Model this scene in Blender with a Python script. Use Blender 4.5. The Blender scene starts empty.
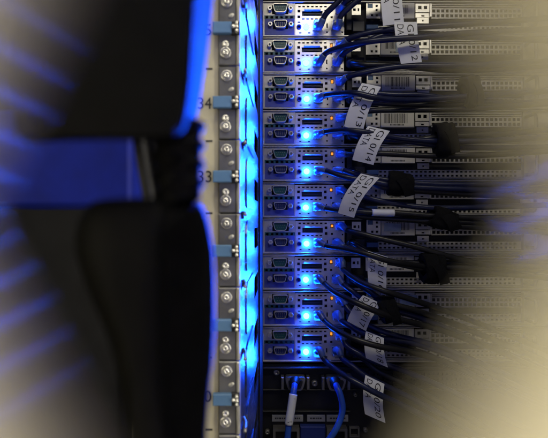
import bpy, math, random
from mathutils import Vector
random.seed(7)
scn = bpy.context.scene
COL = scn.collection

# ------------------------------------------------------------------ camera
F = 430.0                       # focal length in photo pixels (photo is 548 x 438)
CX, CY = 274.0, 219.0
YF = 0.530                      # distance of the server rear faces
YR = 0.261                      # distance of the near rack post
S = YF / F                      # metres per photo pixel on the server faces
def P(x, y, Y):                 # photo pixel + known distance -> point
    return Vector(((x - CX) * Y / F, Y, (CY - y) * Y / F))
cam = bpy.data.cameras.new('camera'); co = bpy.data.objects.new('camera', cam); COL.objects.link(co)
co.location = (0, 0, 0); co.rotation_euler = (math.radians(90), 0, 0)
cam.sensor_fit = 'HORIZONTAL'; cam.sensor_width = 36; cam.lens = F / 548 * 36
cam.clip_start = 0.001; cam.clip_end = 50
cam.dof.use_dof = True; cam.dof.focus_distance = 0.46; cam.dof.aperture_fstop = 11.0
scn.camera = co

# ------------------------------------------------------------------ light
w = bpy.data.worlds.new('World'); scn.world = w; w.use_nodes = True
w.node_tree.nodes['Background'].inputs[0].default_value = (1.0, 0.94, 0.80, 1)
w.node_tree.nodes['Background'].inputs[1].default_value = 0.015
def area(name, loc, target, size, size_y, power, color):
    l = bpy.data.lights.new(name, 'AREA'); l.shape = 'RECTANGLE'; l.size = size; l.size_y = size_y
    l.energy = power; l.color = color
    o = bpy.data.objects.new(name, l); COL.objects.link(o); o.location = loc
    o.rotation_euler = (Vector(target) - Vector(loc)).to_track_quat('-Z', 'Y').to_euler()
    return o
area('upper_fill', (0.16, 0.13, 0.43), (0.16, 0.46, 0.05), 0.4, 0.05, 0.8, (1.0, 0.93, 0.74))  # fixtureless light added inside for the falloff down the stack
area('room_lamp', (0.0, -0.40, 1.30), (0.0, 0.0, 0.0), 2.2, 0.35, 42.0, (1.0, 0.92, 0.70))
area('left_fill', (-1.1, -0.72, 0.45), (0.0, 0.0, 0.0), 0.7, 1.2, 24.0, (1.0, 0.92, 0.70))  # added fill from the left, brightens the right walls of the hole
area('right_fill', (1.35, -0.40, 0.0), (0.0, 0.0, 0.0), 0.35, 1.8, 66.0, (1.0, 0.94, 0.76))  # added fill from the right for the left walls of the hole
vs = scn.view_settings
scn.display_settings.display_device = 'sRGB'
vs.view_transform = 'Standard'; vs.look = 'None'; vs.exposure = 0.0; vs.gamma = 1.0
scn.cycles.use_denoising = True
scn.cycles.max_bounces = 8

# ------------------------------------------------------------------ materials
def mat(name, col, rough=0.5, metal=0.0, var=0.12, scale=60, bump=0.0, bscale=400, emit=None, trans=0.0, coat=0.0, dirt=0.0, aniso=None, spec=0.5):
    m = bpy.data.materials.new(name); m.use_nodes = True
    nt = m.node_tree; b = nt.nodes['Principled BSDF']; L = nt.links.new
    tc = nt.nodes.new('ShaderNodeTexCoord')
    mp = nt.nodes.new('ShaderNodeMapping')
    if aniso: mp.inputs['Scale'].default_value = aniso
    L(tc.outputs['Object'], mp.inputs[0])
    oi = nt.nodes.new('ShaderNodeObjectInfo')
    ad = nt.nodes.new('ShaderNodeVectorMath'); ad.operation = 'ADD'
    L(mp.outputs[0], ad.inputs[0]); L(oi.outputs['Location'], ad.inputs[1])
    n = nt.nodes.new('ShaderNodeTexNoise'); n.inputs['Scale'].default_value = scale; n.inputs['Detail'].default_value = 6
    L(ad.outputs[0], n.inputs['Vector'])
    cr = nt.nodes.new('ShaderNodeValToRGB')
    lo = [c * (1 - var) for c in col]; hi = [min(1, c * (1 + var)) for c in col]
    cr.color_ramp.elements[0].position = 0.3; cr.color_ramp.elements[1].position = 0.7
    cr.color_ramp.elements[0].color = (*lo, 1); cr.color_ramp.elements[1].color = (*hi, 1)
    L(n.outputs['Fac'], cr.inputs[0])
    out = cr.outputs[0]
    if dirt > 0:
        n2 = nt.nodes.new('ShaderNodeTexNoise'); n2.inputs['Scale'].default_value = 22; n2.inputs['Detail'].default_value = 9; n2.inputs['Roughness'].default_value = 0.7
        L(ad.outputs[0], n2.inputs['Vector'])
        r2 = nt.nodes.new('ShaderNodeValToRGB'); r2.color_ramp.elements[0].position = 0.48; r2.color_ramp.elements[1].position = 0.72
        r2.color_ramp.elements[0].color = (0, 0, 0, 1); r2.color_ramp.elements[1].color = (dirt, dirt, dirt, 1)
        L(n2.outputs['Fac'], r2.inputs[0])
        mx = nt.nodes.new('ShaderNodeMix'); mx.data_type = 'RGBA'
        L(r2.outputs[0], mx.inputs[0]); L(out, mx.inputs[6]); mx.inputs[7].default_value = (0.09, 0.08, 0.065, 1)
        out = mx.outputs[2]
    L(out, b.inputs['Base Color'])
    mr = nt.nodes.new('ShaderNodeMapRange'); mr.inputs[3].default_value = max(0.02, rough - 0.08); mr.inputs[4].default_value = min(1, rough + 0.08)
    L(n.outputs['Fac'], mr.inputs[0]); L(mr.outputs[0], b.inputs['Roughness'])
    b.inputs['Metallic'].default_value = metal
    b.inputs['Specular IOR Level'].default_value = spec
    if trans: b.inputs['Transmission Weight'].default_value = trans
    if coat: b.inputs['Coat Weight'].default_value = coat; b.inputs['Coat Roughness'].default_value = 0.15
    if emit: b.inputs['Emission Color'].default_value = (*emit[0], 1); b.inputs['Emission Strength'].default_value = emit[1]
    if bump:
        nb = nt.nodes.new('ShaderNodeTexNoise'); nb.inputs['Scale'].default_value = bscale; nb.inputs['Detail'].default_value = 4
        L(ad.outputs[0], nb.inputs['Vector'])
        bp = nt.nodes.new('ShaderNodeBump'); bp.inputs['Strength'].default_value = bump; bp.inputs['Distance'].default_value = 0.0006
        L(nb.outputs['Fac'], bp.inputs['Height']); L(bp.outputs[0], b.inputs['Normal'])
    return m
M = {}
M['steel'] = mat('galvanised_steel', (0.50, 0.485, 0.44), 0.42, 0.55, 0.10, 90, 0.15, 500, dirt=0.30)
M['steel_bright'] = mat('bright_steel', (0.64, 0.62, 0.57), 0.34, 0.6, 0.06, 120, 0.08, 500, dirt=0.15)
M['grille'] = mat('grille_steel', (0.52, 0.50, 0.44), 0.45, 0.4, 0.12, 70, 0.1, 500, dirt=0.35)
M['dark'] = mat('interior_shade', (0.012, 0.012, 0.013), 0.7, 0.0, 0.3)  # near-black: the shade inside holes and recesses is put into the colour
M['black'] = mat('black_plastic', (0.012, 0.012, 0.012), 0.45, 0.0, 0.25, 200, 0.2, 900)
M['plug'] = mat('moulded_black_rubber', (0.007, 0.007, 0.006), 0.52, 0.0, 0.2, 150, 0.25, 1500, spec=0.08)
M['bluepanel'] = mat('blue_port_print', (0.055, 0.075, 0.30), 0.5, 0.0, 0.15, 200, dirt=0.2)
M['teal'] = mat('teal_plastic', (0.008, 0.085, 0.085), 0.4, 0.0, 0.2, 300)
M['vga'] = mat('vga_blue_plastic', (0.02, 0.035, 0.16), 0.6, spec=0.2)
M['link'] = mat('link_light', (0.1, 0.3, 0.9), 0.3, emit=((0.006, 0.20, 1.0), 16.0))
M['led'] = mat('blue_led', (0.02, 0.1, 0.8), 0.2, emit=((0.0016, 0.075, 1.0), 480.0))
M['amber'] = mat('amber_led', (0.8, 0.4, 0.05), 0.3, emit=((1.0, 0.34, 0.02), 0.9))
M['clear'] = mat('clear_connector', (0.75, 0.82, 0.9), 0.18, 0.0, 0.1, trans=0.55)
M['boot'] = mat('cable_boot', (0.10, 0.16, 0.36), 0.3, 0.0, 0.2, trans=0.25)
M['jacket'] = mat('dark_blue_cable', (0.008, 0.012, 0.042), 0.32, 0.0, 0.2, 100, 0.1, 900)
M['jacketblack'] = mat('black_cable', (0.009, 0.009, 0.010), 0.38, 0.0, 0.2, 100, 0.1, 900)
M['jacketblue'] = mat('blue_cable', (0.025, 0.10, 0.50), 0.35, 0.0, 0.15)
M['paper'] = mat('white_label', (0.72, 0.73, 0.72), 0.55, 0.0, 0.05, 80, 0.05, 300)
M['psulabel'] = mat('psu_label', (0.55, 0.53, 0.46), 0.5, 0.0, 0.06, 60, dirt=0.15)
M['ink'] = mat('black_ink', (0.012, 0.012, 0.014), 0.6)
M['velcro'] = mat('black_hook_and_loop', (0.006, 0.006, 0.006), 0.95, 0.0, 0.4, 400, 1.0, 1500, spec=0.15)
M['latch'] = mat('steel_blue_plastic', (0.075, 0.15, 0.27), 0.45, 0.0, 0.1)
M['rail'] = mat('rail_steel', (0.20, 0.20, 0.20), 0.40, 0.75, 0.25, 60, 0.25, 350, dirt=0.35)
M['raillip'] = mat('rail_lip_steel', (0.45, 0.44, 0.40), 0.38, 0.6, 0.12, 80, 0.1, 400)
M['screw'] = mat('zinc_screw', (0.75, 0.74, 0.70), 0.22, 0.9, 0.1, 200)
M['tab'] = mat('blue_grey_clip', (0.075, 0.16, 0.30), 0.5, 0.0, 0.08, 100, 0.1, 700)
M['tabpale'] = mat('pale_blue_sticker', (0.30, 0.38, 0.48), 0.5, 0.0, 0.25, 120)
M['cream'] = mat('cream_enamel', (0.40, 0.37, 0.27), 0.5, 0.0, 0.06, 40, 0.12, 500, dirt=0.2)
M['ring'] = mat('cream_drawn_metal', (0.78, 0.72, 0.51), 0.45, 0.35, 0.03, 300, spec=0.8)
_n = M['ring'].node_tree; _b = _n.nodes['Principled BSDF']; _t = _n.nodes.new('ShaderNodeTangent'); _t.direction_type = 'UV_MAP'; _t.uv_map = 'bore'
for _l in list(_b.inputs['Roughness'].links): _n.links.remove(_l)
_b.inputs['Roughness'].default_value = 0.18; _b.inputs['Anisotropic'].default_value = 1.0   # fine punching marks inside the holes
_n.links.new(_t.outputs[0], _b.inputs['Tangent'])
M['wall'] = mat('zinc_plate', (0.16, 0.17, 0.19), 0.25, 0.9, 0.12, 30, 0.7, 120, aniso=(6, 0.6, 6))
M['cabinet'] = mat('black_cabinet', (0.008, 0.008, 0.009), 0.7, 0.0, 0.2, spec=0.1)
M['bluelitbox'] = mat('blue_lit_plastic', (0.004, 0.012, 0.20), 0.6, 0.0, 0.2, 90, spec=0.15)  # blue light falling on the box is put into this base colour
M['unit'] = mat('black_painted_steel', (0.013, 0.013, 0.014), 0.5, 0.2, 0.25, 80, 0.2, 600)
M['greylabel'] = mat('grey_label', (0.30, 0.30, 0.28), 0.6)
M['darksteel'] = mat('dull_steel', (0.28, 0.27, 0.24), 0.4, 0.7, 0.15)

# ------------------------------------------------------------------ mesh helpers
class MB:
    def __init__(s): s.v = []; s.f = []
    def add(s, vs, fs):
        n = len(s.v); s.v += [tuple(p) for p in vs]; s.f += [tuple(i + n for i in f) for f in fs]; return s
    def mesh(s, name, m, smooth=False):
        me = bpy.data.meshes.new(name); me.from_pydata(s.v, [], s.f); me.materials.append(M[m]); me.update()
        if smooth:
            for p in me.polygons: p.use_smooth = True
        return me
    def obj(s, name, m, parent=None, smooth=False, loc=None):
        return link(name, s.mesh(name, m, smooth), parent, loc)
def link(name, me, parent=None, loc=None):
    o = bpy.data.objects.new(name, me); COL.objects.link(o)
    if loc is not None: o.location = loc
    if parent is not None: o.parent = parent
    return o
def tag(o, label, cat, group=None, kind=None):
    if label: o['label'] = label
    if cat: o['category'] = cat
    if group: o['group'] = group
    if kind: o['kind'] = kind
    return o
def empty(name, loc=(0, 0, 0)):
    o = bpy.data.objects.new(name, None); COL.objects.link(o); o.location = loc; o.empty_display_size = 0.01; return o
def copy_tree(o, parent=None):
    c = o.copy(); COL.objects.link(c)
    if parent is not None: c.parent = parent
    for ch in list(o.children): copy_tree(ch, c)
    return c
def box(mb, x0, x1, y0, y1, z0, z1, c=0.0):
    """box; y0 is the camera side; c chamfers the camera-side edges"""
    if c <= 0:
        v = [(x, y, z) for y in (y0, y1) for z in (z0, z1) for x in (x0, x1)]
        mb.add(v, [(0, 1, 3, 2), (4, 6, 7, 5), (0, 4, 5, 1), (2, 3, 7, 6), (0, 2, 6, 4), (1, 5, 7, 3)])
    else:
        v = []
        for (y, k) in ((y0, c), (y0 + c, 0), (y1, 0)):
            v += [(x0 + k, y, z0 + k), (x1 - k, y, z0 + k), (x1 - k, y, z1 - k), (x0 + k, y, z1 - k)]
        f = [(0, 1, 2, 3), (11, 10, 9, 8)]
        for r in (0, 4):
            for i in range(4):
                j = (i + 1) % 4; f.append((r + i, r + 4 + i, r + 4 + j, r + j))
        mb.add(v, f)
    return mb
def prism(mb, pts, y0, y1):
    """pts (x,z) outline, extruded from y0 (camera side) to y1"""
    n = len(pts)
    v = [(x, y0, z) for x, z in pts] + [(x, y1, z) for x, z in pts]
    f = [tuple(range(n)), tuple(range(2 * n - 1, n - 1, -1))]
    for i in range(n):
        j = (i + 1) % n; f.append((i, n + i, n + j, j))
    return mb.add(v, f)
def lathe(mb, c, prof, n=16, axis='y'):
    """prof [(r, offset toward camera)], spun about the view axis at c"""
    v = []; f = []
    for r, d in prof:
        for i in range(n):
            a = 2 * math.pi * i / n
            v.append((c[0] + r * math.cos(a), c[1] - d, c[2] + r * math.sin(a)))
    for k in range(len(prof) - 1):
        for i in range(n):
            j = (i + 1) % n; f.append((k * n + i, k * n + j, (k + 1) * n + j, (k + 1) * n + i))
    f.append(tuple((len(prof) - 1) * n + i for i in range(n)))
    return mb.add(v, f)
def ringprism(mb, outer, inner, y0, y1):
    n = len(outer)
    v = [(x, y0, z) for x, z in outer] + [(x, y0, z) for x, z in inner] + [(x, y1, z) for x, z in outer] + [(x, y1, z) for x, z in inner]
    f = []
    for i in range(n):
        j = (i + 1) % n
        f += [(i, j, n + j, n + i), (i, 2 * n + i, 2 * n + j, j), (n + i, n + j, 3 * n + j, 3 * n + i)]
    return mb.add(v, f)
def grid_plate(mb, u0, u1, v0, v1, holes, mp, d=0.0, t=0.0012):
    """plate with real rectangular holes; mp(u, v, depth-toward-camera) -> point"""
    us = sorted({u0, u1, *[q for h in holes for q in (h[0], h[1])]}); vv = sorted({v0, v1, *[q for h in holes for q in (h[2], h[3])]})
    us = [q for q in us if u0 <= q <= u1]; vv = [q for q in vv if v0 <= q <= v1]
    nu, nv = len(us) - 1, len(vv) - 1
    full = [[True] * nv for _ in range(nu)]
    iu = {q: i for i, q in enumerate(us)}; iv = {q: i for i, q in enumerate(vv)}
    for a, b, c, e in holes:
        for i in range(iu[a], iu[b]):
            for j in range(iv[c], iv[e]): full[i][j] = False
    idx = {}
    V = []; Fc = []
    def vid(i, j, k):
        if (i, j, k) not in idx:
            idx[(i, j, k)] = len(V); V.append(mp(us[i], vv[j], d if k == 0 else d - t))
        return idx[(i, j, k)]
    for i in range(nu):
        for j in range(nv):
            if not full[i][j]: continue
            Fc.append((vid(i, j + 1, 0), vid(i + 1, j + 1, 0), vid(i + 1, j, 0), vid(i, j, 0)))
            for (di, dj, a, b) in ((-1, 0, (i, j), (i, j + 1)), (1, 0, (i + 1, j + 1), (i + 1, j)), (0, -1, (i + 1, j), (i, j)), (0, 1, (i, j + 1), (i + 1, j + 1))):
                ni, nj = i + di, j + dj
                if not (0 <= ni < nu and 0 <= nj < nv) or not full[ni][nj]:
                    Fc.append((vid(*a, 0), vid(*b, 0), vid(*b, 1), vid(*a, 1)))
    return mb.add(V, Fc)
def catmull(pts, n=8):
    p = [Vector(q) for q in pts]; p = [p[0] * 2 - p[1]] + p + [p[-1] * 2 - p[-2]]; out = []
    for i in range(1, len(p) - 2):
        for k in range(n):
            t = k / n; a, b, c, d = p[i - 1], p[i], p[i + 1], p[i + 2]
            out.append(0.5 * ((2 * b) + (c - a) * t + (2 * a - 5 * b + 4 * c - d) * t * t + (3 * b - a - 3 * c + d) * t ** 3))
    out.append(p[-2]); return out
def tube(mb, path, r, n=10):
    """r number or function of fraction"""
    rf = r if callable(r) else (lambda t: r)
    V = []; Fc = []; m = len(path); up = Vector((0, 0, 1)); prev = None
    for i, q in enumerate(path):
        t = (path[min(i + 1, m - 1)] - path[max(i - 1, 0)]).normalized()
        if prev is None: s = t.cross(up if abs(t.z) < 0.9 else Vector((1, 0, 0))).normalized()
        else: s = (prev - t * prev.dot(t)).normalized()
        prev = s; b = t.cross(s)
        for k in range(n):
            a = 2 * math.pi * k / n; V.append(q + (s * math.cos(a) + b * math.sin(a)) * rf(i / (m - 1)))
    for i in range(m - 1):
        for k in range(n):
            j = (k + 1) % n; Fc.append((i * n + k, i * n + j, (i + 1) * n + j, (i + 1) * n + k))
    Fc.append(tuple(range(n))[::-1]); Fc.append(tuple((m - 1) * n + k for k in range(n)))
    return mb.add(V, Fc)
_tc = {}
def text2d(s):
    """text -> (verts2d, faces, width) with cap height 1"""
    if s not in _tc:
        c = bpy.data.curves.new('lettering', 'FONT'); c.body = s; c.size = 1.0; c.resolution_u = 3
        o = bpy.data.objects.new('lettering', c); COL.objects.link(o)
        me = o.evaluated_get(bpy.context.evaluated_depsgraph_get()).to_mesh()
        v = [(q.co.x, q.co.y) for q in me.vertices]; f = [tuple(p.vertices) for p in me.polygons]
        bpy.data.objects.remove(o); bpy.data.curves.remove(c)
        x0 = min(q[0] for q in v); x1 = max(q[0] for q in v); h = 0.70
        _tc[s] = ([((x - x0) / h, y / h) for x, y in v], f, (x1 - x0) / h)
    return _tc[s]
def dshape(cx, cz, w, h, k=0.14, n=3, flip=False):
    """D-sub outline, wide edge up"""
    a, b = w / 2, w / 2 - h * 0.28; r = h * 0.28
    cs = [(a, h / 2), (-a, h / 2), (-b, -h / 2), (b, -h / 2)]
    out = []
    for i in range(4):
        p = Vector(cs[i]); q = Vector(cs[i - 1]); s = Vector(cs[(i + 1) % 4])
        A = p + (q - p).normalized() * r; B = p + (s - p).normalized() * r
        for t in [j / n for j in range(n + 1)]:
            e = A * (1 - t) ** 2 + p * 2 * t * (1 - t) + B * t * t; out.append((cx + e.x, cz + e.y))
    return out

# ------------------------------------------------------------------ setting: cabinet around the gear
mb = MB(); box(mb, -0.30, 0.62, 0.80, 0.81, -0.42, 0.42)
tag(mb.obj('cabinet_back', 'cabinet'), None, None, kind='structure')
mb = MB(); box(mb, -0.34, P(128, 0, YR).x, YR + 0.006, YR + 0.02, -0.30, 0.30)
tag(mb.obj('cabinet_side', 'cabinet'), None, None, kind='structure')
mb = MB(); box(mb, 0.37, 0.38, 0.045, 0.80, -0.42, 0.46); tag(mb.obj('unseen_wall_right', 'cabinet'), None, None, kind='structure')  # unseen, added to stop room light passing beside the door
mb = MB(); box(mb, -0.36, -0.35, 0.045, 0.80, -0.42, 0.46); tag(mb.obj('unseen_wall_left', 'cabinet'), None, None, kind='structure')  # out of view, added to shut out room light from the left
mb = MB(); box(mb, -0.36, 0.38, 0.045, 0.81, 0.462, 0.47); tag(mb.obj('unseen_roof', 'cabinet'), None, None, kind='structure')  # unseen lid, added to cut room light from above

# ------------------------------------------------------------------ cream rack frame with printed unit numbers
fr = empty('rack_upright', (P(174, 0, YR).x, YR, -0.24))
tag(fr, 'cream enamelled rack frame strip printed with unit numbers, behind the black plugs', 'rack frame')
ox, oy, oz = fr.location
x0, x1 = P(131, 0, YR).x, P(219.5, 0, YR).x
mb = MB(); box(mb, x0 - ox, x1 - ox, 0.0, 0.004, 0, 0.48, 0.0008); mb.obj('frame_strip', 'cream', fr)
SEAM0, UP = 67.0, 73.2
pr = YR / F
for i, num in enumerate(('35', '34', '33', '32', '31', '30')):
    yc = 31.0 + UP * i - 1.0
    v, f, wd = text2d(num); h = 11.5 * pr; hx = 6.6 * pr * 2 / wd
    mb = MB(); mb.add([(P(211.5, 0, YR).x - wd * hx + x * hx - ox, -0.0002, (P(0, yc, YR).z - oz) - h / 2 + y * h) for x, y in v], f)
    mb.obj('unit_number', 'ink', fr)
for i in range(-1, 7):
    ys = SEAM0 + 2 + UP * i * 0.985
    a, b = P(206, ys - 0.9, YR), P(212.5, ys + 0.9, YR)
    mb = MB(); box(mb, a.x - ox, b.x - ox, -0.0002, 0.0003, b.z - oz, a.z - oz); mb.obj('unit_tick', 'ink', fr)

# ------------------------------------------------------------------ near mounting rail
rl = empty('mounting_rail', (P(229, 0, YR).x, YR, -0.24))
tag(rl, 'dark steel mounting rail with ringed screws and blue clips beside the cream strip', 'rail')
ox, oy, oz = rl.location
def RL(x, y, d=0.0): p = P(x, y, YR); return Vector((p.x - ox, -d, p.z - oz))
seg = box(MB(), RL(219, 0).x, RL(236.6, 0).x, -0.0020, 0.003, -(UP - 1.3) * pr / 2, (UP - 1.3) * pr / 2, 0.0006).mesh('rail_plate', 'rail')
lip = box(MB(), RL(236.8, 0).x, RL(240.3, 0).x, -0.0030, 0.003, -(UP - 1.3) * pr / 2, (UP - 1.3) * pr / 2, 0.0008).mesh('rail_lip', 'raillip')
ringm = lathe(MB(), (0, 0, 0), [(5.6 * pr, 0), (5.6 * pr, .0006), (5.0 * pr, .0010), (4.0 * pr, .0008), (3.7 * pr, .0003), (3.3 * pr, .0003), (3.2 * pr, .0012), (2.2 * pr, .0019), (1.2 * pr, .0020), (1.0 * pr, .0008)], 20).mesh('screw', 'screw', True)
smallm = lathe(MB(), (0, 0, 0), [(3.6 * pr, 0), (3.6 * pr, .0007), (2.8 * pr, .0014), (1.4 * pr, .0016), (1.1 * pr, .0007)], 16).mesh('small_screw', 'screw', True)
ovm = MB(); lathe(ovm, (0, 0, 0), [(3.0 * pr, 0), (2.7 * pr, .0005), (1.0 * pr, .0006)], 14); ovm.v = [(x * 0.9 + z * 0.45, y, z * 0.75) for x, y, z in ovm.v]; ovm = ovm.mesh('rivet', 'raillip', True)
clipm = MB(); box(clipm, -4.2 * pr, 4.2 * pr, -.0012, .001, -6.4 * pr, 6.4 * pr, .0004); clipm = clipm.mesh('clip_socket', 'dark')
ballm = lathe(MB(), (0, 0, 0), [(2.1 * pr, 0), (2.1 * pr, .0012), (1.5 * pr, .0020), (0.6 * pr, .0024)], 12).mesh('clip_pin', 'screw', True)
tabm = box(MB(), -9.2 * pr, 9.2 * pr, -.0022, .001, -5.8 * pr, 5.8 * pr, .0005).mesh('clip', 'tab')
for i in range(-1, 6):
    yb = SEAM0 + UP * i
    c = RL(0, yb + UP / 2)
    link('rail_plate', seg, rl, (0, 0, c.z)); link('rail_lip', lip, rl, (0, 0, c.z))
    link('screw', ringm, rl, RL(227, yb + 10, .002)); link('rivet', ovm, rl, RL(231.5, yb + 23.5, .002))
    t = link('clip', tabm, rl, RL(223, yb + 37, .0028))
    s = link('clip_socket', clipm, rl, RL(236, yb + 37, .003))
    for dx, dz in ((1.5, 3.8), (-1.8, 0.4), (1.8, 0), (1.5, -3.9)):
        link('clip_pin', ballm, s, (dx * pr, -.0012, dz * pr))
    link('small_screw', smallm, rl, RL(226, yb + 52, .002)); link('screw', ringm, rl, RL(226, yb + 60.5, .002))

# ------------------------------------------------------------------ zinc side bracket running back to the servers
def WX(Y): return -0.0207 + (Y - 0.262) * (0.0062 / 0.263)
sb = empty('side_bracket', (WX(0.39), 0.39, -0.32))
tag(sb, 'zinc side bracket glowing blue between the mounting rail and the server stack', 'bracket')
ox, oy, oz = sb.location
def WM(u, v, d): return (WX(u) + d - ox, u - oy, v - oz)
slots = []
for i in range(-1, 9):
    zc = (CY - (45 + 48.3 * i)) * 0.40 / F
    for k, (a, b) in enumerate(((0.394, 0.0060), (0.398, 0.0085), (0.412, 0.0085))):
        pass
    slots += [(0.380, 0.444, zc - 0.0095, zc + 0.0095)]
seams = [(CY - (SEAM0 + UP * i)) * YR / F for i in range(-1, 6)]
notch = [(0.2635, 0.288, z - 0.0035, z + 0.0015) for z in seams]
mb = MB(); grid_plate(mb, 0.2635, 0.525, -0.31, 0.31, slots + notch, WM, 0, 0.0015); mb.obj('web_plate', 'wall', sb)
# flange strips that stand off the web, one per unit, with a rolled lower end
for i, z in enumerate(seams + [seams[0] + 0.04445, seams[-1] - 0.04445]):
    zt, zb = z - 0.0045, z - 0.0400
    mb = MB(); V = []; n = 7
    prof = [(zt - 0.006 * (1 - math.cos(q)), 0.302 + 0.006 * 0 + 0.008 * (1 - math.sin(q))) for q in [j * math.pi / 2 / n for j in range(n + 1)]]
    pts = [(0.372, zb), (0.372, zt - .002), (0.366, zt), (0.310, zt), (0.302, zt - .003), (0.298, zt - .009), (0.298, zb + .003), (0.302, zb)]
    V = [WM(u, q, 0.0011) for u, q in pts] + [WM(u, q, 0.0002) for u, q in pts]; n = len(pts)
    mb.add(V, [tuple(range(n))[::-1], tuple(range(n, 2 * n))] + [(k, (k + 1) % n, n + (k + 1) % n, n + k) for k in range(n)])
    mb.obj('flange', 'wall', sb)
    hk = MB(); path = [Vector(WM(0.279, z + .0012, 0.0005)), Vector(WM(0.276, z - .0005, 0.0022)), Vector(WM(0.270, z - .001, 0.0026)), Vector(WM(0.264, z - .0005, 0.0028))]
    tube(hk, path, 0.0011, 8); hk.obj('hook', 'darksteel', sb, True)
mb = MB(); box(mb, WX(.41) - ox - .0135, WX(.41) - ox - .0130, 0.34 - oy, 0.47 - oy, 0.02, 0.62); mb.obj('slot_shade_sheet', 'dark', sb)  # dark sheet added so the slots read as shaded depth
# rear edge strip with small screw heads, closest to the servers
mb = MB(); V = []
grid_plate(mb, 0.452, 0.512, -0.30, 0.30, [], WM, 0.0016, 0.0013); mb.obj('edge_strip', 'unit', sb)

# ------------------------------------------------------------------ the servers
def sv(u, v, d): return (u * S, -d, (36 - v) * S)
def sbox(mb, u0, u1, v0, v1, d0, d1, c=0.0):
    return box(mb, u0 * S, u1 * S, -d1, -d0, (36 - v1) * S, (36 - v0) * S, c)
def hole(u, v, a, b=None): b = b or a; return (u - a / 2, u + a / 2, v - b / 2, v + b / 2)
mm = 0.001
BEAM = 2.3
def make_server():
    root = empty('rack_server')
    mb = MB(); sbox(mb, 0.4, 356, 0.7, 35.1, -0.20, -0.009); mb.obj('chassis', 'dark', root)
    mb = MB(); sbox(mb, 0, 356, 0.1, 1.2, -0.012, 0.0022, .0004); sbox(mb, 0, 356, 33.7, 35.3, -0.012, 0.0018, .0004)
    sbox(mb, 0, 1.5, 1.2, 33.7, -0.012, 0.0015, .0003); mb.obj('rim', 'steel', root)
    # serial / display connector plate
    hs = [hole(4.4, 6, 1.3), hole(4.4, 29.5, 1.2)]
    mb = MB(); grid_plate(mb, 1.5, 33, 1.2, 33.7, [(10.0, 26.4, 3.4, 12.6)] + [hole(4.9 + 4.9 * i, 15.8, 2.6, 2.4) for i in range(6)] + [(11.0, 26.0, 19.8, 27.6)], sv, 0, .0012)
    pl = mb.obj('connector_plate', 'steel', root)
    mb = MB(); prism(mb, [(q[0] * S, (36 - q[1]) * S) for q in ((2.4, 13.4), (2.4, 2.8), (26.5, 2.8), (31.5, 8.0), (31.5, 13.4), (27.4, 13.4), (27.4, 2.9+.0), (9.0, 3.0), (9.0, 13.4))], -.0014, .0)
    mb = MB(); grid_plate(mb, 2.6, 32.4, 17.3, 33.2, [(11.0, 26.0, 19.8, 27.6)], sv, .0004, .0003); mb.obj('blue_print', 'bluepanel', pl)
    mb = MB(); grid_plate(mb, 2.4, 32.6, 13.9, 17.2, [hole(4.9 + 4.9 * i, 15.8, 2.6, 2.4) for i in range(6)], sv, .0006, .0005); mb.obj('pin_strip', 'teal', pl)
    def dsub(name, uc, vc, wd, ht, matin, pins):
        cx, cz = uc * S, (36 - vc) * S
        p = MB(); ringprism(p, dshape(cx, cz, wd * S, ht * S), dshape(cx, cz, (wd - 1.3) * S, (ht - 1.3) * S), -.0052, .001)
        o = p.obj(name, 'steel_bright', root)
        q = MB(); prism(q, dshape(cx, cz, (wd - 1.4) * S, (ht - 1.4) * S), -.0030, .001); q.obj('insert', matin, o)
        k = MB()
        for (rows, n) in pins:
            for i in range(n):
                a = cx + (i - (n - 1) / 2) * 1.9 * S; b = cz + rows * S; box(k, a - .0003, a + .0003, -.0042, -.003, b - .0003, b + .0003)
        k.obj('pins', 'darksteel', o)
        for du in (-10.3, 10.3):
            j = MB(); lathe(j, (cx + du * S, 0, cz), [(.0031, 0), (.0031, .0042), (.0027, .0048), (.0016, .0048), (.0014, .0018)], 6); j.obj('jackscrew', 'steel_bright', o)
        return o
    dsub('serial_port', 18.2, 8.0, 15.6, 8.8, 'teal', ((1.2, 5), (-1.3, 4)))
    dsub('display_port', 18.5, 23.7, 13.6, 7.4, 'vga', ((1.4, 5), (0, 5), (-1.4, 5)))
    # perforated port plate
    H = [hole(u, 5.0, 2.5, 1.5) for u in (37.4, 41.7, 46.0, 50.3, 54.6, 58.9, 63.4)]
    H += [hole(36.9, 9.5, 2.7), hole(36.9, 15.2, 2.7), hole(63.7, 9.5, 2.7), hole(63.7, 15.2, 2.7)]
    H += [(40, 60.5, 9.4, 14.4)] + [hole(u, 17.3, 2.6, 1.3) for u in (41.2, 45.6, 50.0, 54.4, 58.6)] + [hole(36.9, 20.6, 2.4, 1.3)]
    H += [hole(36.9, 25.5, 3.4), (50.6, 60.2, 19.4, 29.2), (69.4, 78.8, 19.4, 29.2), (73.0, 81.4, 2.8, 12.4), (68.0, 71.2, 5.4, 9.9)]
    H += [hole(65.0, 24.0, 1.3, 4.6), hole(65.0, 30.6, 1.6), hole(79.9+.3, 30.8, 1.5), hole(38.2, 31.2, 2.2, 1.2), hole(47.0, 31.2, 2.2, 1.2), hole(80.2, 16.2, 1.6), hole(69.6, 15.6, 2.2)]
    mb = MB(); grid_plate(mb, 33.2, 82, 2.6, 33.6, H, sv, .0002, .0012); pp = mb.obj('port_plate', 'steel_bright', root)
    mb = MB(); sbox(mb, 42.2, 58.4, 7.5, 8.9, 0, .0024, .0004); mb.obj('slot_lip', 'steel_bright', pp)
    mb = MB(); sbox(mb, 40.2, 60.3, 9.6, 14.2, -.006, -.003); sbox(mb, 42, 58.5, 11.4, 12.6, -.003, -.0004); mb.obj('slot_connector', 'black', pp)
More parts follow.
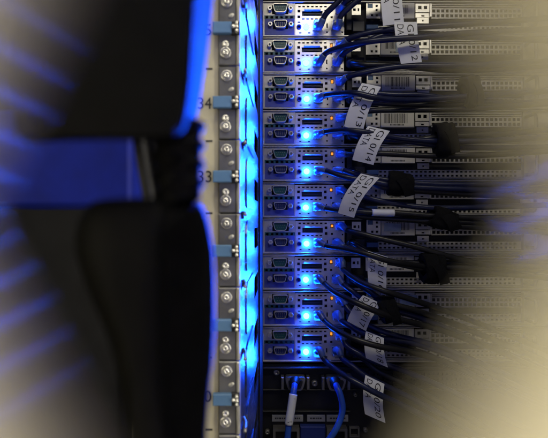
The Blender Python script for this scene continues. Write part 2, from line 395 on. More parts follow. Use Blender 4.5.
    mb = MB(); lathe(mb, (36.9 * S, -.0002, (36 - 25.5) * S), [(.0030, 0), (.0030, .0012), (.0019, .0012), (.0018, -.002)], 14); mb.obj('button', 'vga', pp)
    for (a, b, c, e) in ((50.6, 60.2, 19.4, 29.2), (69.4, 78.8, 19.4, 29.2), (73.0, 81.4, 2.8, 12.4)):
        mb = MB(); o = [(a * S, (36 - c) * S), (b * S, (36 - c) * S), (b * S, (36 - e) * S), (a * S, (36 - e) * S)]
        i = [((a + .7) * S, (36 - c - .7) * S), ((b - .7) * S, (36 - c - .7) * S), ((b - .7) * S, (36 - e + .7) * S), ((a + .7) * S, (36 - e + .7) * S)]
        ringprism(mb, o, i, -.0020, .008); mb.obj('network_port', 'steel_bright', pp)
    mb = MB(); lathe(mb, (44.2 * S, 0, (36 - 25.3) * S), [(.0036, 0), (.0036, .0014), (.0033, .0026), (.0024, .0036), (.0012, .0041)], 16); ld = mb.obj('blue_light', 'led', root, True)
    sp = bpy.data.lights.new('blue_beam', 'SPOT'); sp.energy = BEAM; sp.color = (0.004, 0.07, 1.0); sp.spot_size = math.radians(76); sp.spot_blend = 0.6; sp.shadow_soft_size = .0025
    so = bpy.data.objects.new('blue_beam', sp); COL.objects.link(so); so.parent = ld; so.location = (44.2 * S, -.0075, (36 - 25.3) * S); so.rotation_euler = (math.radians(-90), 0, 0)   # lens of the light throws most of it straight out
    mb = MB(); sbox(mb, 51.6, 59.2, 20.4, 28.2, -.0075, -.0068); mb.obj('link_light', 'link', root)
    mb = MB(); sbox(mb, 68.8, 70.6, 6.4, 8.8, -.003, .0003); mb.obj('amber_light', 'amber', root)
    # expansion area between the ports and the power supply
    mb = MB(); sbox(mb, 84, 89.5, 7, 29, -.008, .002, .0006); sbox(mb, 90.2, 102, 20.5, 31, -.008, .004, .0006); mb.obj('riser_cover', 'black', root)
    mb = MB(); grid_plate(mb, 89.6, 98.6, 3.4, 13.6, [hole(92.2, 8.4, 2.6), hole(96.2, 8.4, 1.6, 3.2)], sv, .001, .001); mb.obj('slot_cover', 'steel_bright', root)
    # power supply
    ps = MB(); sbox(ps, 103.4, 262, 1.3, 33.5, -.05, -.0075); ps = ps.obj('power_supply', 'dark', root)
    H = [(105.5, 110.6, 2.0, 6.4), hole(114.6, 4.2, 2.2), hole(114.6, 8.4, 2.2), hole(114.6, 13.4, 2.3), hole(110.0, 13.4, 2.3)]
    mb = MB(); grid_plate(mb, 104.2, 118.2, 1.3, 16.6, H, sv, 0, .0012); mb.obj('vent_plate', 'steel_bright', ps)
    mb = MB(); sbox(mb, 105.8, 110.3, 2.2, 6.2, -.004, -.0006); mb.obj('socket', 'latch', ps)
    mb = MB(); sbox(mb, 103.6, 115.5, 24.2, 28.8, -.004, .0045, .0008); mb.obj('release_latch', 'latch', ps)
    mb = MB(); sbox(mb, 118.8, 152.2, 1.5, 17.2, -.006, .0012, .0005); lb = mb.obj('label_plate', 'psulabel', ps)
    rr = random.Random(3); mb = MB(); u = 123.2
    while u < 145.6:
        wd = rr.choice((.35, .35, .6, .9)); sbox(mb, u, u + wd, 3.0, 12.6, .0012, .0013); u += wd + rr.choice((.35, .5, .8))
    mb.obj('barcode', 'ink', lb)
    mb = MB()
    for i in range(11): sbox(mb, 128 + i * 1.3, 128.8 + i * 1.3, 13.9, 15.5, .0012, .0013)
    mb.obj('fine_print', 'ink', lb)
    mb = MB(); grid_plate(mb, 153, 167, 2.6, 11.0, [hole(157.2, 6.4, 3.4), hole(162.9, 6.4, 3.4)], sv, .0016, .0016); mb.obj('bracket', 'steel_bright', ps)
    mb = MB(); grid_plate(mb, 153.2, 167, 11.8, 16.0, [hole(160.5, 14.4, 3.0, 1.4)], sv, .0008, .0012); sbox(mb, 166.8, 169, 2.8, 16.2, -.004, .003, .0005); mb.obj('bracket', 'steel_bright', ps)
    mb = MB(); grid_plate(mb, 153.8, 165.4, 17.6, 23.0, [hole(159.6, 20.4, 1.7)], sv, .0040, .0014); mb.obj('handle', 'steel_bright', ps)
    # fan grille: two coarse rows, below it two fine rows
    n = 20
    H = [hole(171.6 + 4.5 * i, v, 3.1, 3.1) for i in range(n) for v in (9.2, 14.0)]
    mb = MB(); grid_plate(mb, 169.2, 260, 6.6, 16.8, H, sv, 0, .0012); mb.obj('fan_grille', 'grille', ps)
    mb = MB(); sbox(mb, 169.2, 260, 2.6, 3.6, -.004, .0014, .0003); sbox(mb, 169.2, 260, 4.6, 5.6, -.004, .0004, .0003); mb.obj('ledge', 'grille', ps)
    H = [hole(118.5 + 4.5 * i, v, 2.6, 1.9) for i in range(31) for v in (25.4, 29.4)]
    mb = MB(); grid_plate(mb, 116, 260, 23.6, 31.2, H, sv, -.002, .0012); mb.obj('lower_grille', 'grille', ps)
    mb = MB(); sbox(mb, 116, 262, 31.8, 33.0, -.006, .0010, .0003); mb.obj('ledge', 'steel', ps)
    mb = MB(); sbox(mb, 262, 356, 1.3, 33.6, -.012, -.001); mb.obj('blank_panel', 'grille', root)
    mb = MB(); path = catmull([sv(264, 7, -.001), sv(264, 7, .012), sv(266, 8.6, .016), sv(266, 27, .016), sv(264, 28.6, .012), sv(264, 28.6, -.001)], 4)
    tube(mb, [Vector(q) for q in path], .0022, 8); mb.obj('pull_handle', 'darksteel', root, True)
    return root
ORD = ['topmost', 'second', 'third', 'fourth', 'fifth', 'sixth', 'seventh', 'eighth', 'ninth', 'lowest']
def T(k): return 2.0 + 36.06 * k
srv = make_server()
for k in range(10):
    o = srv if k == 0 else copy_tree(srv)
    jr = random.Random(50 + k); p = P(262, T(k) + 36, YF); o.location = p + Vector((jr.uniform(-.0005, .0005), jr.uniform(-.0012, .0012), 0)); o.rotation_euler.y = math.radians(jr.uniform(-.06, .06))
    pos = ORD[k] if k in (0, 9) else ORD[k] + ' from the top'
    tag(o, 'slim silver rack server with one blue light, %s in the stack' % pos, 'server', 'servers stacked in the rack')

def barcode_mesh(seed):
    rr = random.Random(seed); mb = MB(); u = 121.5 + rr.uniform(0, 3); e = u + rr.uniform(19, 25); top = 2.6 + rr.uniform(0, 1.2); bot = top + rr.uniform(7.5, 10)
    while u < e:
        wd = rr.choice((.35, .35, .6, .9)); sbox(mb, u, u + wd, top, bot, .0012, .0013); u += wd + rr.choice((.35, .5, .8))
    return mb.mesh('barcode', 'ink')
servers = [o for o in COL.objects if o.name.startswith('rack_server')]
for k, o in enumerate(servers):
    for a in o.children:
        for b in a.children:
            for c in b.children:
                if c.name.startswith('barcode'): c.data = barcode_mesh(k + 11)
stick = box(MB(), -8.5 * S, 8.5 * S, -.0002, 0, -5 * S, 5 * S).mesh('sticker', 'tabpale')
for k, u, v, an in ((6, 130, 9.0, .05), (1, 142, 10, -.04), (8, 146, 9, .03)):
    sr = [o for o in COL.objects if o.name.startswith('rack_server')][k]
    q = link('sticker', stick, sr, (u * S, -.0015, (36 - v) * S)); q.rotation_euler.y = an; q.scale = (1, 1, .8 + .1 * (k % 3))
# ------------------------------------------------------------------ black unit under the servers
bu = empty('black_chassis', P(262, 500, YF))
tag(bu, 'black chassis with two screwed plugs below the lowest silver server', 'chassis')
bl = bu.location.copy()
def B(x, y, d=0.0): p = P(x, y, YF); return Vector((p.x - bl.x, -d, p.z - bl.z))
def bbox(mb, x0, x1, y0, y1, d0, d1, c=0): a, b = B(x0, y1), B(x1, y0); return box(mb, a.x, b.x, -d1, -d0, a.z, b.z, c)
mb = MB(); bbox(mb, 262, 620, 364.5, 500, -.2, -.001); mb.obj('body', 'unit', bu)
mb = MB(); bbox(mb, 262, 620, 366, 368, -.001, .006, .0006); bbox(mb, 262, 620, 388.5, 390, -.001, .003, .0006); bbox(mb, 262, 350, 409, 410.6, -.001, .005, .0006); mb.obj('ledge', 'unit', bu)
for x, y, r in ((276.5, 371.5, 3.3), (314.5, 382.5, 3.3), (348.5, 374.5, 3.0), (267.5, 431, 2.6), (365, 429, 2.3), (355, 394, 2.0)):
    c = B(x, y, 0); mb = MB(); lathe(mb, (c.x, 0, c.z), [(r * S, 0), (r * S, .003), (r * .8 * S, .0042), (r * .35 * S, .0045), (r * .3 * S, .0025)], 14); mb.obj('thumbscrew', 'darksteel', bu, True)
for x in (295, 335):
    c = B(x, 380.5); o = MB(); ringprism(o, dshape(c.x, c.z, 21 * S, 13 * S), dshape(c.x, c.z, 15 * S, 8.6 * S), -.012, .001); o = o.obj('connector_shell', 'darksteel', bu)
    mb = MB(); prism(mb, dshape(c.x, c.z, 15 * S, 8.6 * S), -.014, .001); mb.obj('connector_body', 'black', o)
    for dx in (-12.6, 12.6):
        mb = MB(); bbox(mb, x + dx - 1.5, x + dx + 1.5, 374.5, 387, 0, .010, .0008); mb.obj('standoff', 'darksteel', o)
for a, b in ((272, 303), (307, 325), (326.5, 348)):
    mb = MB(); bbox(mb, a, b, 414.2, 420.8, -.001, .0022, .0003); o = mb.obj('name_strip', 'greylabel', bu)
    mb = MB(); u = a + 3
    while u < b - 3:
        q = random.uniform(1.0, 2.6); bbox(mb, u, u + q, 416.6, 418.2, .0022, .0023); u += q + .7
    mb.obj('fine_print', 'ink', o)
for a, b, m_ in ((273, 299, 'darksteel'), (326, 346, 'darksteel')):
    c = B((a + b) / 2, 437); mb = MB(); hw = (b - a) / 2 * S; hh = 12 * S
    ringprism(mb, [(c.x - hw, c.z - hh), (c.x + hw, c.z - hh), (c.x + hw, c.z + hh), (c.x - hw, c.z + hh)], [(c.x - hw + .003, c.z - hh + .003), (c.x + hw - .003, c.z - hh + .003), (c.x + hw - .003, c.z + hh - .003), (c.x - hw + .003, c.z + hh - .003)], -.010, .001); mb.obj('port_frame', m_, bu)
mb = MB(); bbox(mb, 300, 325, 424, 452, -.001, .007, .001); mb.obj('blue_glow_block', 'vga', bu)  # added block, its blue stands for the glow between the ports
c = B(354, 431); mb = MB(); q = 5 * S; ringprism(mb, [(c.x - q, c.z - q), (c.x + q, c.z - q), (c.x + q, c.z + q), (c.x - q, c.z + q)], [(c.x - q * .7, c.z - q * .7), (c.x + q * .7, c.z - q * .7), (c.x + q * .7, c.z + q * .7), (c.x - q * .7, c.z + q * .7)], -.003, .001); mb.obj('network_port', 'darksteel', bu)
H = [(372 + 4.5 * i, 374.6 + 4.5 * i, y, y + 2.4) for i in range(32) for y in (372, 377, 382)]
mb = MB(); grid_plate(mb, 368, 520, 369.5, 387, H, lambda u, v, d: tuple(B(u, v, d)), .003, .0015); mb.obj('vent_grille', 'unit', bu)

# ------------------------------------------------------------------ cables
CR = 2.65 * S
def path_px(pts, n=8): return catmull([P(x, y, YF - d * mm) for x, y, d in pts], n)
SIDE = 0
def flag(parent, origin, corners, d, bend, lines, grey=False, bulge=4.0, sub=14):
    """paper flag: corners TL TR BR BL in photo pixels, two lines of lettering reading down"""
    tl, tr, br, bl_ = corners
    def pt(a, b, off=0.0):
        x = (tl[0] * (1 - a) + tr[0] * a) * (1 - b) + (bl_[0] * (1 - a) + br[0] * a) * b - bend * math.sin(math.pi * b)
        y = (tl[1] * (1 - a) + tr[1] * a) * (1 - b) + (bl_[1] * (1 - a) + br[1] * a) * b
        dd = d + bulge * math.sin(math.pi * (0.15 + 0.85 * b)) - 2.0 * (a - .5) ** 2 + off
        return P(x, y, YF - dd * mm) - origin
    mb = MB(); na = 5; V = []; Fc = []
    for side in (0.0, -0.35):
        for j in range(sub + 1):
            for i in range(na + 1): V.append(pt(i / na, j / sub, side))
    N = (na + 1) * (sub + 1)
    for j in range(sub):
        for i in range(na):
            a = j * (na + 1) + i; Fc.append((a, a + na + 1, a + na + 2, a + 1)); Fc.append((N + a, N + a + 1, N + a + na + 2, N + a + na + 1))
    for i in range(na):
        Fc.append((i, i + 1, N + i + 1, N + i)); a = sub * (na + 1) + i; Fc.append((a, N + a, N + a + 1, a + 1))
    for j in range(sub):
        a = j * (na + 1); Fc.append((a, N + a, N + a + na + 1, a + na + 1)); a += na; Fc.append((a, a + na + 1, N + a + na + 1, N + a))
    mb.add(V, Fc); fo = mb.obj('label_flag', 'paper', parent)
    for p in fo.data.polygons: p.use_smooth = True
    fo.data.set_sharp_from_angle(angle=math.radians(40))
    for (s, a0, h, b0, b1) in lines:
        v, f, wd = text2d(s); mb = MB(); mb.add([pt(a0 + y * h, b0 + (b1 - b0) * x / wd, 0.18) for x, y in v], f); mb.obj('lettering', 'ink', fo)
    return fo
cables = {}
PLUGX = {'A': (317.6, 24.2), 'B': (336.2, 24.2), 'U': (339.4, 7.6)}
def rj45(root, origin, k, kind):
    ux, vv = PLUGX[kind]; c = P(ux, T(k) + vv, YF) - origin; hw, hh = .0052, .0048
    mb = MB(); box(mb, c.x - hw, c.x + hw, c.y - .0105, c.y + .006, c.z - hh, c.z + hh * .7, .0008)
    box(mb, c.x - hw * .5, c.x + hw * .5, c.y - .0095, c.y + .004, c.z - hh - .0016, c.z - hh - .0004)
    return mb.obj('plug', 'clear', root)
WH = {'A': 'the lower left port', 'B': 'the lower right port', 'U': 'the upper port'}
def cable(k, kind, pts, material='jacket', label=None, d0=11.0, r=CR):
    ux, vv = PLUGX[kind]; st = P(ux, T(k) + vv, YF)
    root = empty('network_cable', st)
    pos = ORD[k] + (' server' if k in (0, 9) else ' server from the top')
    tag(root, label or 'dark network cable plugged into %s of the %s' % (WH[kind], pos), 'cable', 'network cables of the server stack')
    full = [(ux, T(k) + vv, d0)] + [(ux + 2.5, T(k) + vv - .5, d0 + 8)] + list(pts)
    w = [q - st for q in path_px(full)]
    mb = MB(); tube(mb, w, r, 12); mb.obj('jacket', material, root, True)
    rj45(root, st, k, kind)
    L = 0; i = 0
    while L < .017 and i < len(w) - 1: L += (w[i + 1] - w[i]).length; i += 1
    mb = MB(); tube(mb, w[:i + 1], lambda t: r * (1.55 - .42 * t), 12); mb.obj('boot', 'boot', root, True)
    cables[(k, kind)] = (root, st); return root
cable(0, 'A', [(326, 14, 26), (336, 4, 32), (348, -10, 36), (362, -26, 40)])
cable(0, 'B', [(341, 16, 26), (350, 7, 32), (361, -2, 36), (380, -14, 38), (410, -22, 40)])
cable(0, 'U', [(346, 2, 30), (360, -6, 36), (385, -14, 40), (430, -22, 40)])
cable(1, 'U', [(348, 39, 26), (362, 34.5, 32), (382, 30.5, 38), (400, 28.5, 40), (440, 26, 42), (500, 22, 42), (570, 16, 40)])
cable(1, 'A', [(327, 52.5, 28), (345, 46.5, 42), (366, 42, 58), (388, 39.5, 62), (420, 37.5, 60), (470, 33, 52), (570, 28, 46)])
cable(1, 'B', [(343, 54, 28), (352, 48, 34), (366, 42, 36), (385, 35, 34), (420, 33.5, 34), (470, 37, 32), (570, 42, 32)])
cable(2, 'U', [(347, 77, 26), (362, 73, 34), (385, 68.5, 40), (410, 66, 42), (450, 66, 42), (500, 64, 40), (570, 60, 38)])
cable(2, 'A', [(324, 95.5, 26), (340, 93.5, 44), (356, 93.5, 60), (372, 97, 62), (392, 100, 56), (420, 100, 46), (460, 97, 42), (570, 90, 40)])
cable(2, 'B', [(344, 96.5, 26), (358, 94, 36), (374, 93.5, 40), (395, 95, 42), (425, 95.5, 40), (470, 101, 36), (570, 104, 36)])
cable(3, 'U', [(347, 116, 26), (358, 113, 32), (376, 110.5, 36), (420, 110, 38), (470, 109, 38), (570, 102, 38)], 'jacketblack')
cable(3, 'A', [(324, 132, 26), (340, 130.2, 40), (356, 131, 52), (376, 134, 50), (400, 138.5, 46), (432, 141, 44), (480, 141, 42), (570, 136, 40)])
cable(3, 'B', [(344, 132.5, 26), (358, 132, 34), (376, 137, 36), (405, 141, 36), (445, 146, 36), (500, 148, 36), (570, 146, 36)])
cable(4, 'U', [(347, 154.5, 26), (360, 154.5, 36), (380, 153.5, 40), (420, 155.5, 40), (470, 156, 40), (570, 150, 38)], 'jacketblack')
cable(4, 'A', [(325, 170.5, 24), (338, 175, 34), (352, 178.5, 40), (372, 181.5, 40), (398, 186, 42), (440, 188.5, 42), (500, 190, 40), (570, 188, 38)])
cable(4, 'B', [(344, 170.5, 26), (355, 174, 32), (372, 177.5, 32), (398, 181.5, 38), (440, 184.5, 38), (500, 184, 38), (570, 180, 38)])
cable(5, 'U', [(348, 193, 26), (362, 196.5, 34), (388, 202.5, 38), (420, 207, 40), (460, 208, 40), (570, 204, 38)])
c5 = cable(5, 'A', [(327, 208.5, 26), (345, 210.8, 38), (372, 212.6, 42), (398, 213, 42), (442, 216.5, 42), (500, 219, 40), (570, 218, 38)], 'jacketblack')
cable(5, 'B', [(345, 210, 26), (360, 216, 32), (385, 218.5, 34), (442, 221.5, 40), (500, 224, 38), (570, 226, 38)], 'jacketblack')
cable(6, 'U', [(348, 230.5, 26), (362, 234, 36), (382, 239, 42), (418, 247.5, 46), (455, 258, 46), (495, 265, 44), (570, 268, 42)], 'jacketblack')
cable(6, 'A', [(327, 246, 26), (346, 249, 42), (368, 254.5, 58), (394, 262, 60), (432, 267, 46), (480, 268, 42), (570, 272, 40)], 'jacketblack')
cable(6, 'B', [(344, 246.5, 26), (358, 251, 32), (378, 259, 34), (408, 266, 36), (434, 270, 38), (490, 273, 38), (570, 280, 38)], 'jacketblack')
cable(7, 'U', [(344, 270, 26), (360, 281.5, 44), (380, 289.5, 58), (404, 297, 56), (440, 309, 50), (480, 324, 46), (570, 360, 44)], 'jacketblack')
cable(7, 'A', [(325, 284, 26), (337, 293.5, 44), (358, 303.5, 64), (378, 312, 66), (402, 320, 58), (440, 330, 50), (500, 352, 46), (570, 384, 44)], 'jacketblack')
cable(7, 'B', [(343, 284, 24), (352, 291, 32), (366, 300, 34), (388, 309, 38), (420, 318, 40), (470, 338, 40), (570, 380, 40)])
cable(8, 'U', [(347, 308, 26), (357, 317, 34), (374, 328, 36), (398, 336, 40), (440, 347, 42), (500, 372, 42), (570, 405, 42)])
cable(8, 'A', [(325, 321, 26), (337, 330.5, 44), (358, 340, 62), (382, 347, 64), (410, 352, 56), (450, 364, 50), (520, 400, 46), (570, 425, 44)], 'jacketblack')
cable(8, 'B', [(342, 321, 26), (350, 326, 34), (364, 333.5, 40), (388, 339, 42), (420, 345, 42), (470, 364, 42), (570, 412, 42)])
cable(9, 'U', [(346, 345, 26), (358, 353, 34), (374, 361, 38), (396, 368, 40), (440, 386, 42), (500, 416, 42), (570, 450, 42)])
cable(9, 'A', [(325, 360, 26), (338, 371, 44), (356, 382, 60), (380, 395, 64), (404, 406, 58), (440, 425, 52), (500, 460, 48)])
cable(9, 'B', [(343, 359, 26), (353, 366.5, 36), (366, 376, 42), (390, 388, 44), (430, 408, 44), (500, 450, 44)])
def L2(n, b=(0.06, 0.92), s=0.34):
    return [('GI 0/%d' % n, .56, s * .85, b[0], b[1]), ('DATA', .12, s * .85, b[0], b[0] + (b[1] - b[0]) * .55)]
def put(key, corners, d, bend, lines, **kw): r, o = cables[key]; flag(r, o, corners, d, bend, lines, **kw)
put((0, 'U'), [(379, -22), (400, -22), (404, 23), (383, 26)], 46, 0, L2(11), bulge=3)
put((1, 'B'), [(394, 22), (417, 22), (422, 62), (401, 64)], 46, 1.0, L2(12, (.06, .95)), bulge=4)
put((2, 'B'), [(362, 83), (381, 87), (363, 131), (344, 126.5)], 50, 2.5, L2(13, (.05, .93)), bulge=5)
put((3, 'B'), [(368, 126), (390, 131), (373.5, 165), (352.5, 160)], 50, 2.5, L2(14, (.04, .93)), bulge=5)
put((4, 'A'), [(361, 173.5), (379.5, 178), (354, 218), (338, 213)], 52, 4.0, L2(15, (.03, .88)), bulge=6)
put((6, 'B'), [(368, 251), (388, 257), (386.5, 293), (369, 288)], 48, 1.0, L2(16, (.05, .95)), bulge=4)
put((7, 'B'), [(363, 295), (382, 304), (366, 331), (347, 321)], 52, 2.0, L2(17, (.04, .93)), bulge=5)
put((8, 'B'), [(366, 331), (384, 338), (388, 367.5), (366, 358)], 50, 1.6, L2(18, (.04, .93)), bulge=4)
put((9, 'B'), [(365.5, 375), (384.5, 384), (385.5, 423), (365, 414)], 50, 2.2, L2(20, (.05, .93)), bulge=4)
# white sleeve marker on the cable of the sixth server
mb = MB(); q = [p - cables[(5, 'A')][1] for p in path_px([(372, 212.6, 42), (384, 212.9, 42.3), (394, 213, 42)], 6)]
tube(mb, q, CR * 1.25, 14); mb.obj('marker_sleeve', 'paper', c5, True)

# plain black cables that leave the dark gap beside the ports and join the bundles
for k, tail in ((1, [(400, 66, 30), (450, 70, 30), (510, 68, 30), (570, 64, 30)]), (2, [(398, 104, 32), (446, 105, 34), (510, 104, 34), (570, 100, 34)]),
                (3, [(398, 142, 32), (442, 137, 36), (500, 134, 36), (570, 128, 36)]), (4, [(380, 186, 34), (399, 189, 38), (450, 193, 38), (510, 196, 38), (570, 196, 38)]),
                (5, [(385, 214, 32), (442, 224.5, 38), (500, 229, 38), (570, 234, 38)]), (6, [(388, 262, 30), (432, 263, 36), (490, 262, 38), (570, 262, 38)]),
                (7, [(386, 302, 38), (420, 312, 38), (470, 330, 38), (570, 372, 38)]), (8, [(392, 344, 34), (430, 356, 38), (490, 384, 40), (570, 420, 40)]),
                (9, [(380, 372, 34), (420, 392, 38), (480, 424, 40), (560, 470, 40)])):
    st = P(350, T(k) + 26, YF); root = empty('power_cable', st)
    tag(root, 'plain black cable from the dark gap of the %s' % (ORD[k] + (' server' if k == 9 else ' server from the top')), 'cable', 'plain black cables in the bundles')
    w_ = [q - st for q in path_px([(350, T(k) + 26, 2), (354, T(k) + 25.5, 16), (366, T(k) + 26 + .4 * (tail[0][1] - T(k) - 26), 26)] + tail)]
    mb = MB(); tube(mb, w_, CR * 1.12, 12); mb.obj('jacket', 'jacketblack', root, True)
    mb = MB(); tube(mb, w_[:7], CR * 1.7, 12); mb.obj('boot', 'black', root, True)
# two monitor cables hanging from the black chassis
def hanging(pts, label, sleeve, m1):
    st = P(pts[0][0], pts[0][1], YF); root = empty('monitor_cable', st); tag(root, label, 'cable')
    w = [q - st for q in path_px(pts, 10)]
    mb = MB(); tube(mb, w, 3.0 * S, 14); mb.obj('jacket', m1, root, True)
    mb = MB(); tube(mb, w[:9], lambda t: (5.6 - 2.3 * t) * S, 14); mb.obj('hood', 'black', root, True)
    if sleeve:
        mb = MB(); a, b = sleeve; tube(mb, w[a:b], 3.9 * S, 16); o = mb.obj('marker_sleeve', 'paper', root, True)
        L = w[a:b]
        for off, s in ((-1.2, 'GI 0/10'), (1.1, 'CONSOLE')):
            v, f, wd = text2d(s); k = MB(); A, Bq = L[2], L[-3]; ax = (Bq - A); sd = Vector((1, 0, 0))
            k.add([A + ax * (x / wd) + sd * ((off + (y - .5) * 1.7) * S) + Vector((0, -math.sqrt(max(0.1, 3.98 ** 2 - (off + (y - .5) * 1.7) ** 2)) * S, 0)) for x, y in v], f)
            k.obj('lettering', 'ink', o)
    return root
hanging([(295, 381, 12), (294.5, 386, 22), (293.3, 394, 28), (291, 410, 32), (288.6, 426, 34), (287, 445, 34), (285, 470, 34)], 'blue cable with printed white sleeve hanging from the left plug of the black chassis', (20, 40), 'jacketblue')
hanging([(335, 381, 12), (336.5, 386, 22), (340, 394, 28), (342.5, 406, 30), (341, 417, 32), (335.5, 430, 34), (325, 445, 34), (312, 462, 34)], 'plain blue cable curving down from the right plug of the black chassis', None, 'jacketblue')

# hook-and-loop ties round the bundles
def tie(x, y, wpx, hpx, d, ang, label):
    root_loc = P(x, y, YF - d * mm); n, m_ = 52, 9
    rr = random.Random(int(x * 7 + y)); ph = [rr.uniform(0, 6.28) for _ in range(4)]
    V = []; Fc = []; ca, sa = math.cos(ang), math.sin(ang); prof = [(-.46, .5), (-.5, .80), (-.49, .92), (-.44, .98), (-.3, 1.0), (-.1, 1.01), (.08, 1.0), (.12, .97), (.14, .90), (.3, .89), (.44, .90), (.49, .86), (.5, .76), (.46, .5)]
    for t, q in prof:
        for i in range(n):
            a = 2 * math.pi * i / n
            wob = 1 + .07 * math.sin(2 * a + ph[0]) + .06 * math.sin(3 * a + ph[1] + 3 * t) + .04 * math.sin(7 * a + ph[2]) + rr.uniform(-.008, .008)
            lx = t * wpx * S * (1 + .12 * math.sin(a + ph[3])); lz = math.sin(a) * hpx / 2 * S * q * wob; ly = math.cos(a) * hpx * .42 * S * q * wob
            V.append((lx * ca - lz * sa, ly, lx * sa + lz * ca))
    for k in range(len(prof) - 1):
        for i in range(n):
            j = (i + 1) % n; Fc.append((k * n + i, k * n + j, (k + 1) * n + j, (k + 1) * n + i))
    root = empty('cable_tie', root_loc); tag(root, label, 'cable tie', 'hook-and-loop ties on the cable bundles')
    mb = MB(); mb.add(V, Fc); mb.obj('band', 'velcro', root, True)
    mb = MB(); hx = wpx * .5 * S
    tail = [Vector((-hx * .1, -hpx * .44 * S, hpx * .18 * S)), Vector((hx * .2, -hpx * .50 * S, 0)), Vector((hx * .5, -hpx * .49 * S, -hpx * .25 * S)), Vector((hx * .7, -hpx * .40 * S, -hpx * .48 * S))]
    pth = catmull(tail, 5); wv = wpx * .22 * S; V = []; Fc = []
    for q in pth:
        for dx in (-wv, wv):
            for dy in (0, .0012): V.append((q.x + dx, q.y + dy, q.z + dx * .25))
    for i in range(len(pth) - 1):
        a = i * 4; b = a + 4; Fc += [(a, a + 2, b + 2, b), (a + 1, b + 1, b + 3, a + 3), (a, b, b + 1, a + 1), (a + 2, a + 3, b + 3, b + 2)]
    Fc += [(0, 1, 3, 2), (len(V) - 4, len(V) - 2, len(V) - 1, len(V) - 3)]
    mb.add(V, Fc); mb.obj('loose_end', 'velcro', root)
tie(399, 184.5, 21, 23, 42, -.05, 'black fabric tie just right of the flag printed 0/15')
tie(443, 219, 25, 21, 42, -.35, 'black fabric tie right of the white marker sleeve')
tie(433, 268, 20, 27, 44, .03, 'black fabric tie right of the flag printed 0/16')
tie(444, 139, 17, 30, 42, .10, 'black fabric tie on the bundle level with the flag printed 0/14')
tie(388, 309, 17, 25, 50, .35, 'black fabric tie beside the flag printed 0/17')
tie(470, 92, 13, 30, 40, .12, 'tall black fabric tie in front of the grille of the third server')

# ------------------------------------------------------------------ blurred power plugs close to the lens
def loft(mb, secs, caps=True):
    n = len(secs[0]); V = [q for s in secs for q in s]; Fc = []
    for k in range(len(secs) - 1):
        for i in range(n):
            j = (i + 1) % n; Fc.append((k * n + i, (k + 1) * n + i, (k + 1) * n + j, k * n + j))
    if caps: Fc.append(tuple(range(n))); Fc.append(tuple((len(secs) - 1) * n + i for i in range(n))[::-1])
    return mb.add(V, Fc)
def resample(pts, n=56):
    p = [Vector((a, b, 0)) for a, b in pts]; p.append(p[0]); q = []
    m_ = len(p) - 1
    for i in range(m_):
        a, b, c, d = p[(i - 1) % m_], p[i], p[i + 1], p[(i + 2) % m_]
        for k in range(8):
            t = k / 8; q.append(0.5 * ((2 * b) + (c - a) * t + (2 * a - 5 * b + 4 * c - d) * t * t + (3 * b - a - 3 * c + d) * t ** 3))
    q.append(q[0]); L = [0]
    for i in range(len(q) - 1): L.append(L[-1] + (q[i + 1] - q[i]).length)
    out = []; j = 0
    for i in range(n):
        s = L[-1] * i / n
        while L[j + 1] < s: j += 1
        t = (s - L[j]) / max(1e-9, L[j + 1] - L[j]); e = q[j] * (1 - t) + q[j + 1] * t; out.append((e.x, e.y))
    return out
def inset(sec, k):
    cx = sum(p[0] for p in sec) / len(sec); cy = sum(p[1] for p in sec) / len(sec)
    return [(cx + (x - cx) * k, cy + (y - cy) * k) for x, y in sec]
def plug_body(sections, root, o, name='housing'):
    secs = []
    for Y, pts, k in sections:
        r = inset(resample(pts), k); secs.append([P(x, y, Y) - o for x, y in r])
    mb = MB(); loft(mb, secs); ob = mb.obj(name, 'plug', root, True)
    ob.data.set_sharp_from_angle(angle=math.radians(14)); return ob
# lower plug
lp = empty('power_plug', P(150, 440, 0.085)); o = lp.location.copy()
tag(lp, 'large black moulded power plug at lower left, blurred and edged with blue light', 'plug', 'black power plugs in front of the rack')
fr_ = [(96, 201), (130, 198), (156, 199), (164, 212), (166, 260), (167, 330), (168, 400), (168, 470), (134, 470), (127, 420), (110, 345), (88, 292), (75, 248), (80, 216)]
bk_ = [(100, 208), (150, 203), (188, 199), (203, 206), (212, 240), (215, 290), (214, 350), (209, 395), (206, 440), (206, 470), (150, 470), (140, 420), (126, 345), (104, 292), (92, 248), (95, 222)]
plug_body([(.0718, fr_, .30), (.0722, fr_, .50), (.0730, fr_, .68), (.0741, fr_, .82), (.0756, fr_, .92), (.0773, fr_, .98), (.0792, fr_, 1.0), (.0925, bk_, .975), (.099, bk_, 1.0), (.104, bk_, .98), (.105, bk_, .90)], lp, o)
for i, (x, y, Y) in enumerate(((187, 233, .0865), (197, 244, .0895), (186, 262, .0855), (199, 268, .0895), (182, 281, .0840), (188, 286, .0860), (196, 296, .0885), (186, 309, .0850), (198, 322, .0890))):
    mb = MB(); c = P(x, y, Y) - o; xs = c.x
    lathe(mb, (0, 0, 0), [(.0010, 0), (.0009, .0006), (.0004, .0009)], 10); mb.v = [(xs - q[1] - .0002, c.y + q[0], c.z + q[2]) for q in mb.v]; mb.obj('grip_dot', 'plug', lp, True)
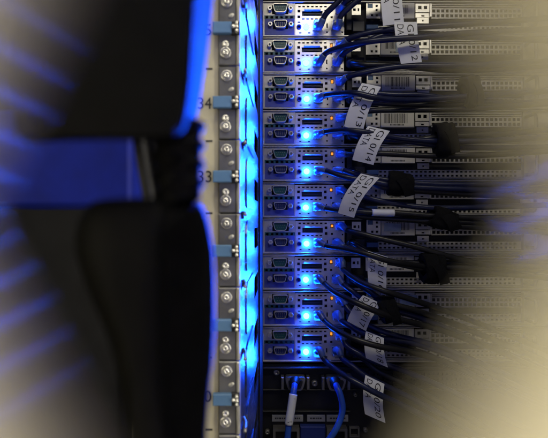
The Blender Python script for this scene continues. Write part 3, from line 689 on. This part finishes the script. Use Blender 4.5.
# upper plug
up_ = empty('power_plug', P(120, 140, 0.085)); o = up_.location.copy()
tag(up_, 'black power plug hanging in from the top left with bright blue right edge', 'plug', 'black power plugs in front of the rack')
fr2 = [(20, -60), (100, -60), (196, -60), (196, 0), (194, 50), (190, 100), (184, 130), (172, 139), (120, 141), (60, 141), (20, 141), (14, 100), (12, 20)]
bk2 = [(50, -60), (120, -60), (216, -60), (213, 0), (208, 45), (202, 88), (196, 120), (185, 134), (140, 138), (90, 138), (50, 138), (44, 100), (42, 20)]
plug_body([(.0735, fr2, .95), (.075, fr2, .985), (.078, fr2, 1.0), (.100, bk2, 1.0), (.102, bk2, .97), (.103, bk2, .9)], up_, o)
# ribbed strain relief under the upper plug
mb = MB(); V = []; Fc = []; n, m_ = 24, 48
for j in range(m_ + 1):
    t = j / m_; y = 128 + 76 * t; xc = 177 + 3 * t; rib = max(0, math.sin(2 * math.pi * (t * 4.0))) ** .6
    r = (28.5 - 4 * t) * (.84 + .16 * rib)
    for i in range(n):
        a = 2 * math.pi * i / n; c = P(xc + r * math.cos(a), y - 7 * math.cos(a) + 2 * math.sin(a), .090); c.y += r * .090 / F * math.sin(a); V.append(c - o)
for j in range(m_):
    for i in range(n):
        k = (i + 1) % n; Fc.append((j * n + i, j * n + k, (j + 1) * n + k, (j + 1) * n + i))
mb.add(V, Fc); mb.obj('strain_relief', 'plug', up_, True)
pc = empty('power_cable', P(145, 200, .105)); o = pc.location.copy(); tag(pc, 'black power cord passing between the two plugs, left of the ribbed sleeve', 'cable')
mb = MB(); tube(mb, [q - o for q in catmull([P(138, 90, .112), P(139.5, 135, .112), P(143.5, 165, .112), P(149.5, 200, .112), P(153, 240, .112)], 8)], 6.8 * .112 / F, 14); mb.obj('jacket', 'jacketblack', pc, True)
mb = MB(); tube(mb, [q - o for q in catmull([P(147, 90, .116), P(150, 135, .116), P(155, 165, .116), P(158, 200, .116), P(160, 240, .116)], 8)], 5.6 * .116 / F, 14); mb.obj('jacket', 'jacketblack', pc, True)
# box behind them, blue light put into its colour
bb = empty('outlet_box', P(88, 196, .150)); o = bb.location.copy(); tag(bb, 'outlet box with blue light put into its colour, seen between the two black plugs', 'outlet box')
a, b = P(-60, 206, .150) - o, P(130.5, 110, .150) - o
mb = MB(); box(mb, a.x, b.x, 0, .06, a.z, b.z, .0012); mb.obj('case', 'bluelitbox', bb)

# ------------------------------------------------------------------ perforated cream door the picture is taken through
DY0, DY1 = 0.0024, 0.0066                       # thickness of the pressed door sheet
HC = P(250, 214, DY1); HA = 264 * DY1 / F       # centre and half width of the hexagonal hole in front of the lens
HP = HA * 2 + 0.0014                            # hole pitch
door = empty('perforated_door', (HC.x, DY1, HC.z - 0.40))
tag(door, 'pale cream perforated rack door, out of focus, its hexagonal hole framing the whole view', 'door')
bv = 0.0004
def hexa(a): return [(a / math.cos(math.pi / 6) * math.cos(math.pi / 3 * i), a / math.cos(math.pi / 6) * math.sin(math.pi / 3 * i)) for i in range(6)]
rings = [(HP / 2, DY0), (HA + bv, DY0), (HA, DY0 + bv), (HA, DY1 - bv), (HA + bv, DY1), (HP / 2, DY1)]
V = []; Fc = []; UV = []
for q in range(-70, 71):
    for t in range(-70, 71):
        hx = q * HP * math.cos(math.pi / 6); hz = (t + (0.5 if q % 2 else 0)) * HP * 1.13
        if abs(hx) > 0.36 or hz > 0.14 or hz < -0.40: continue
        b0 = len(V)
        for a, y in rings: V += [(hx + x, y - DY1, hz + z * 1.13 + 0.40) for x, z in hexa(a)]
        for k in range(5):
            for i in range(6):
                j = (i + 1) % 6; Fc.append((b0 + k * 6 + i, b0 + k * 6 + j, b0 + (k + 1) * 6 + j, b0 + (k + 1) * 6 + i))
                UV += [rings[k][1] * 100, 0.0, rings[k][1] * 100, 1.0, rings[k + 1][1] * 100, 1.0, rings[k + 1][1] * 100, 0.0] if 1 <= k <= 3 else [0, 0, 1, 0, 1, 1, 0, 1]
mb = MB(); mb.v = V; mb.f = Fc
g = mb.obj('door_sheet', 'ring', door)
from mathutils import Euler
door.rotation_euler = Euler((math.radians(1.5), 0, math.radians(-0.3))); door.location = HC - door.rotation_euler.to_matrix() @ Vector((0, 0, 0.40))    # the door hangs slightly askew
uvl = g.data.uv_layers.new(name='bore'); uvl.data.foreach_set('uv', UV)
mb = MB(); box(mb, -0.37, 0.37, DY0 - DY1 - .0004, 0.0, 0.547, 0.86, .0004); mb.obj('door_light_block', 'ring', door)  # unseen solid header, added to keep steep room light off the servers
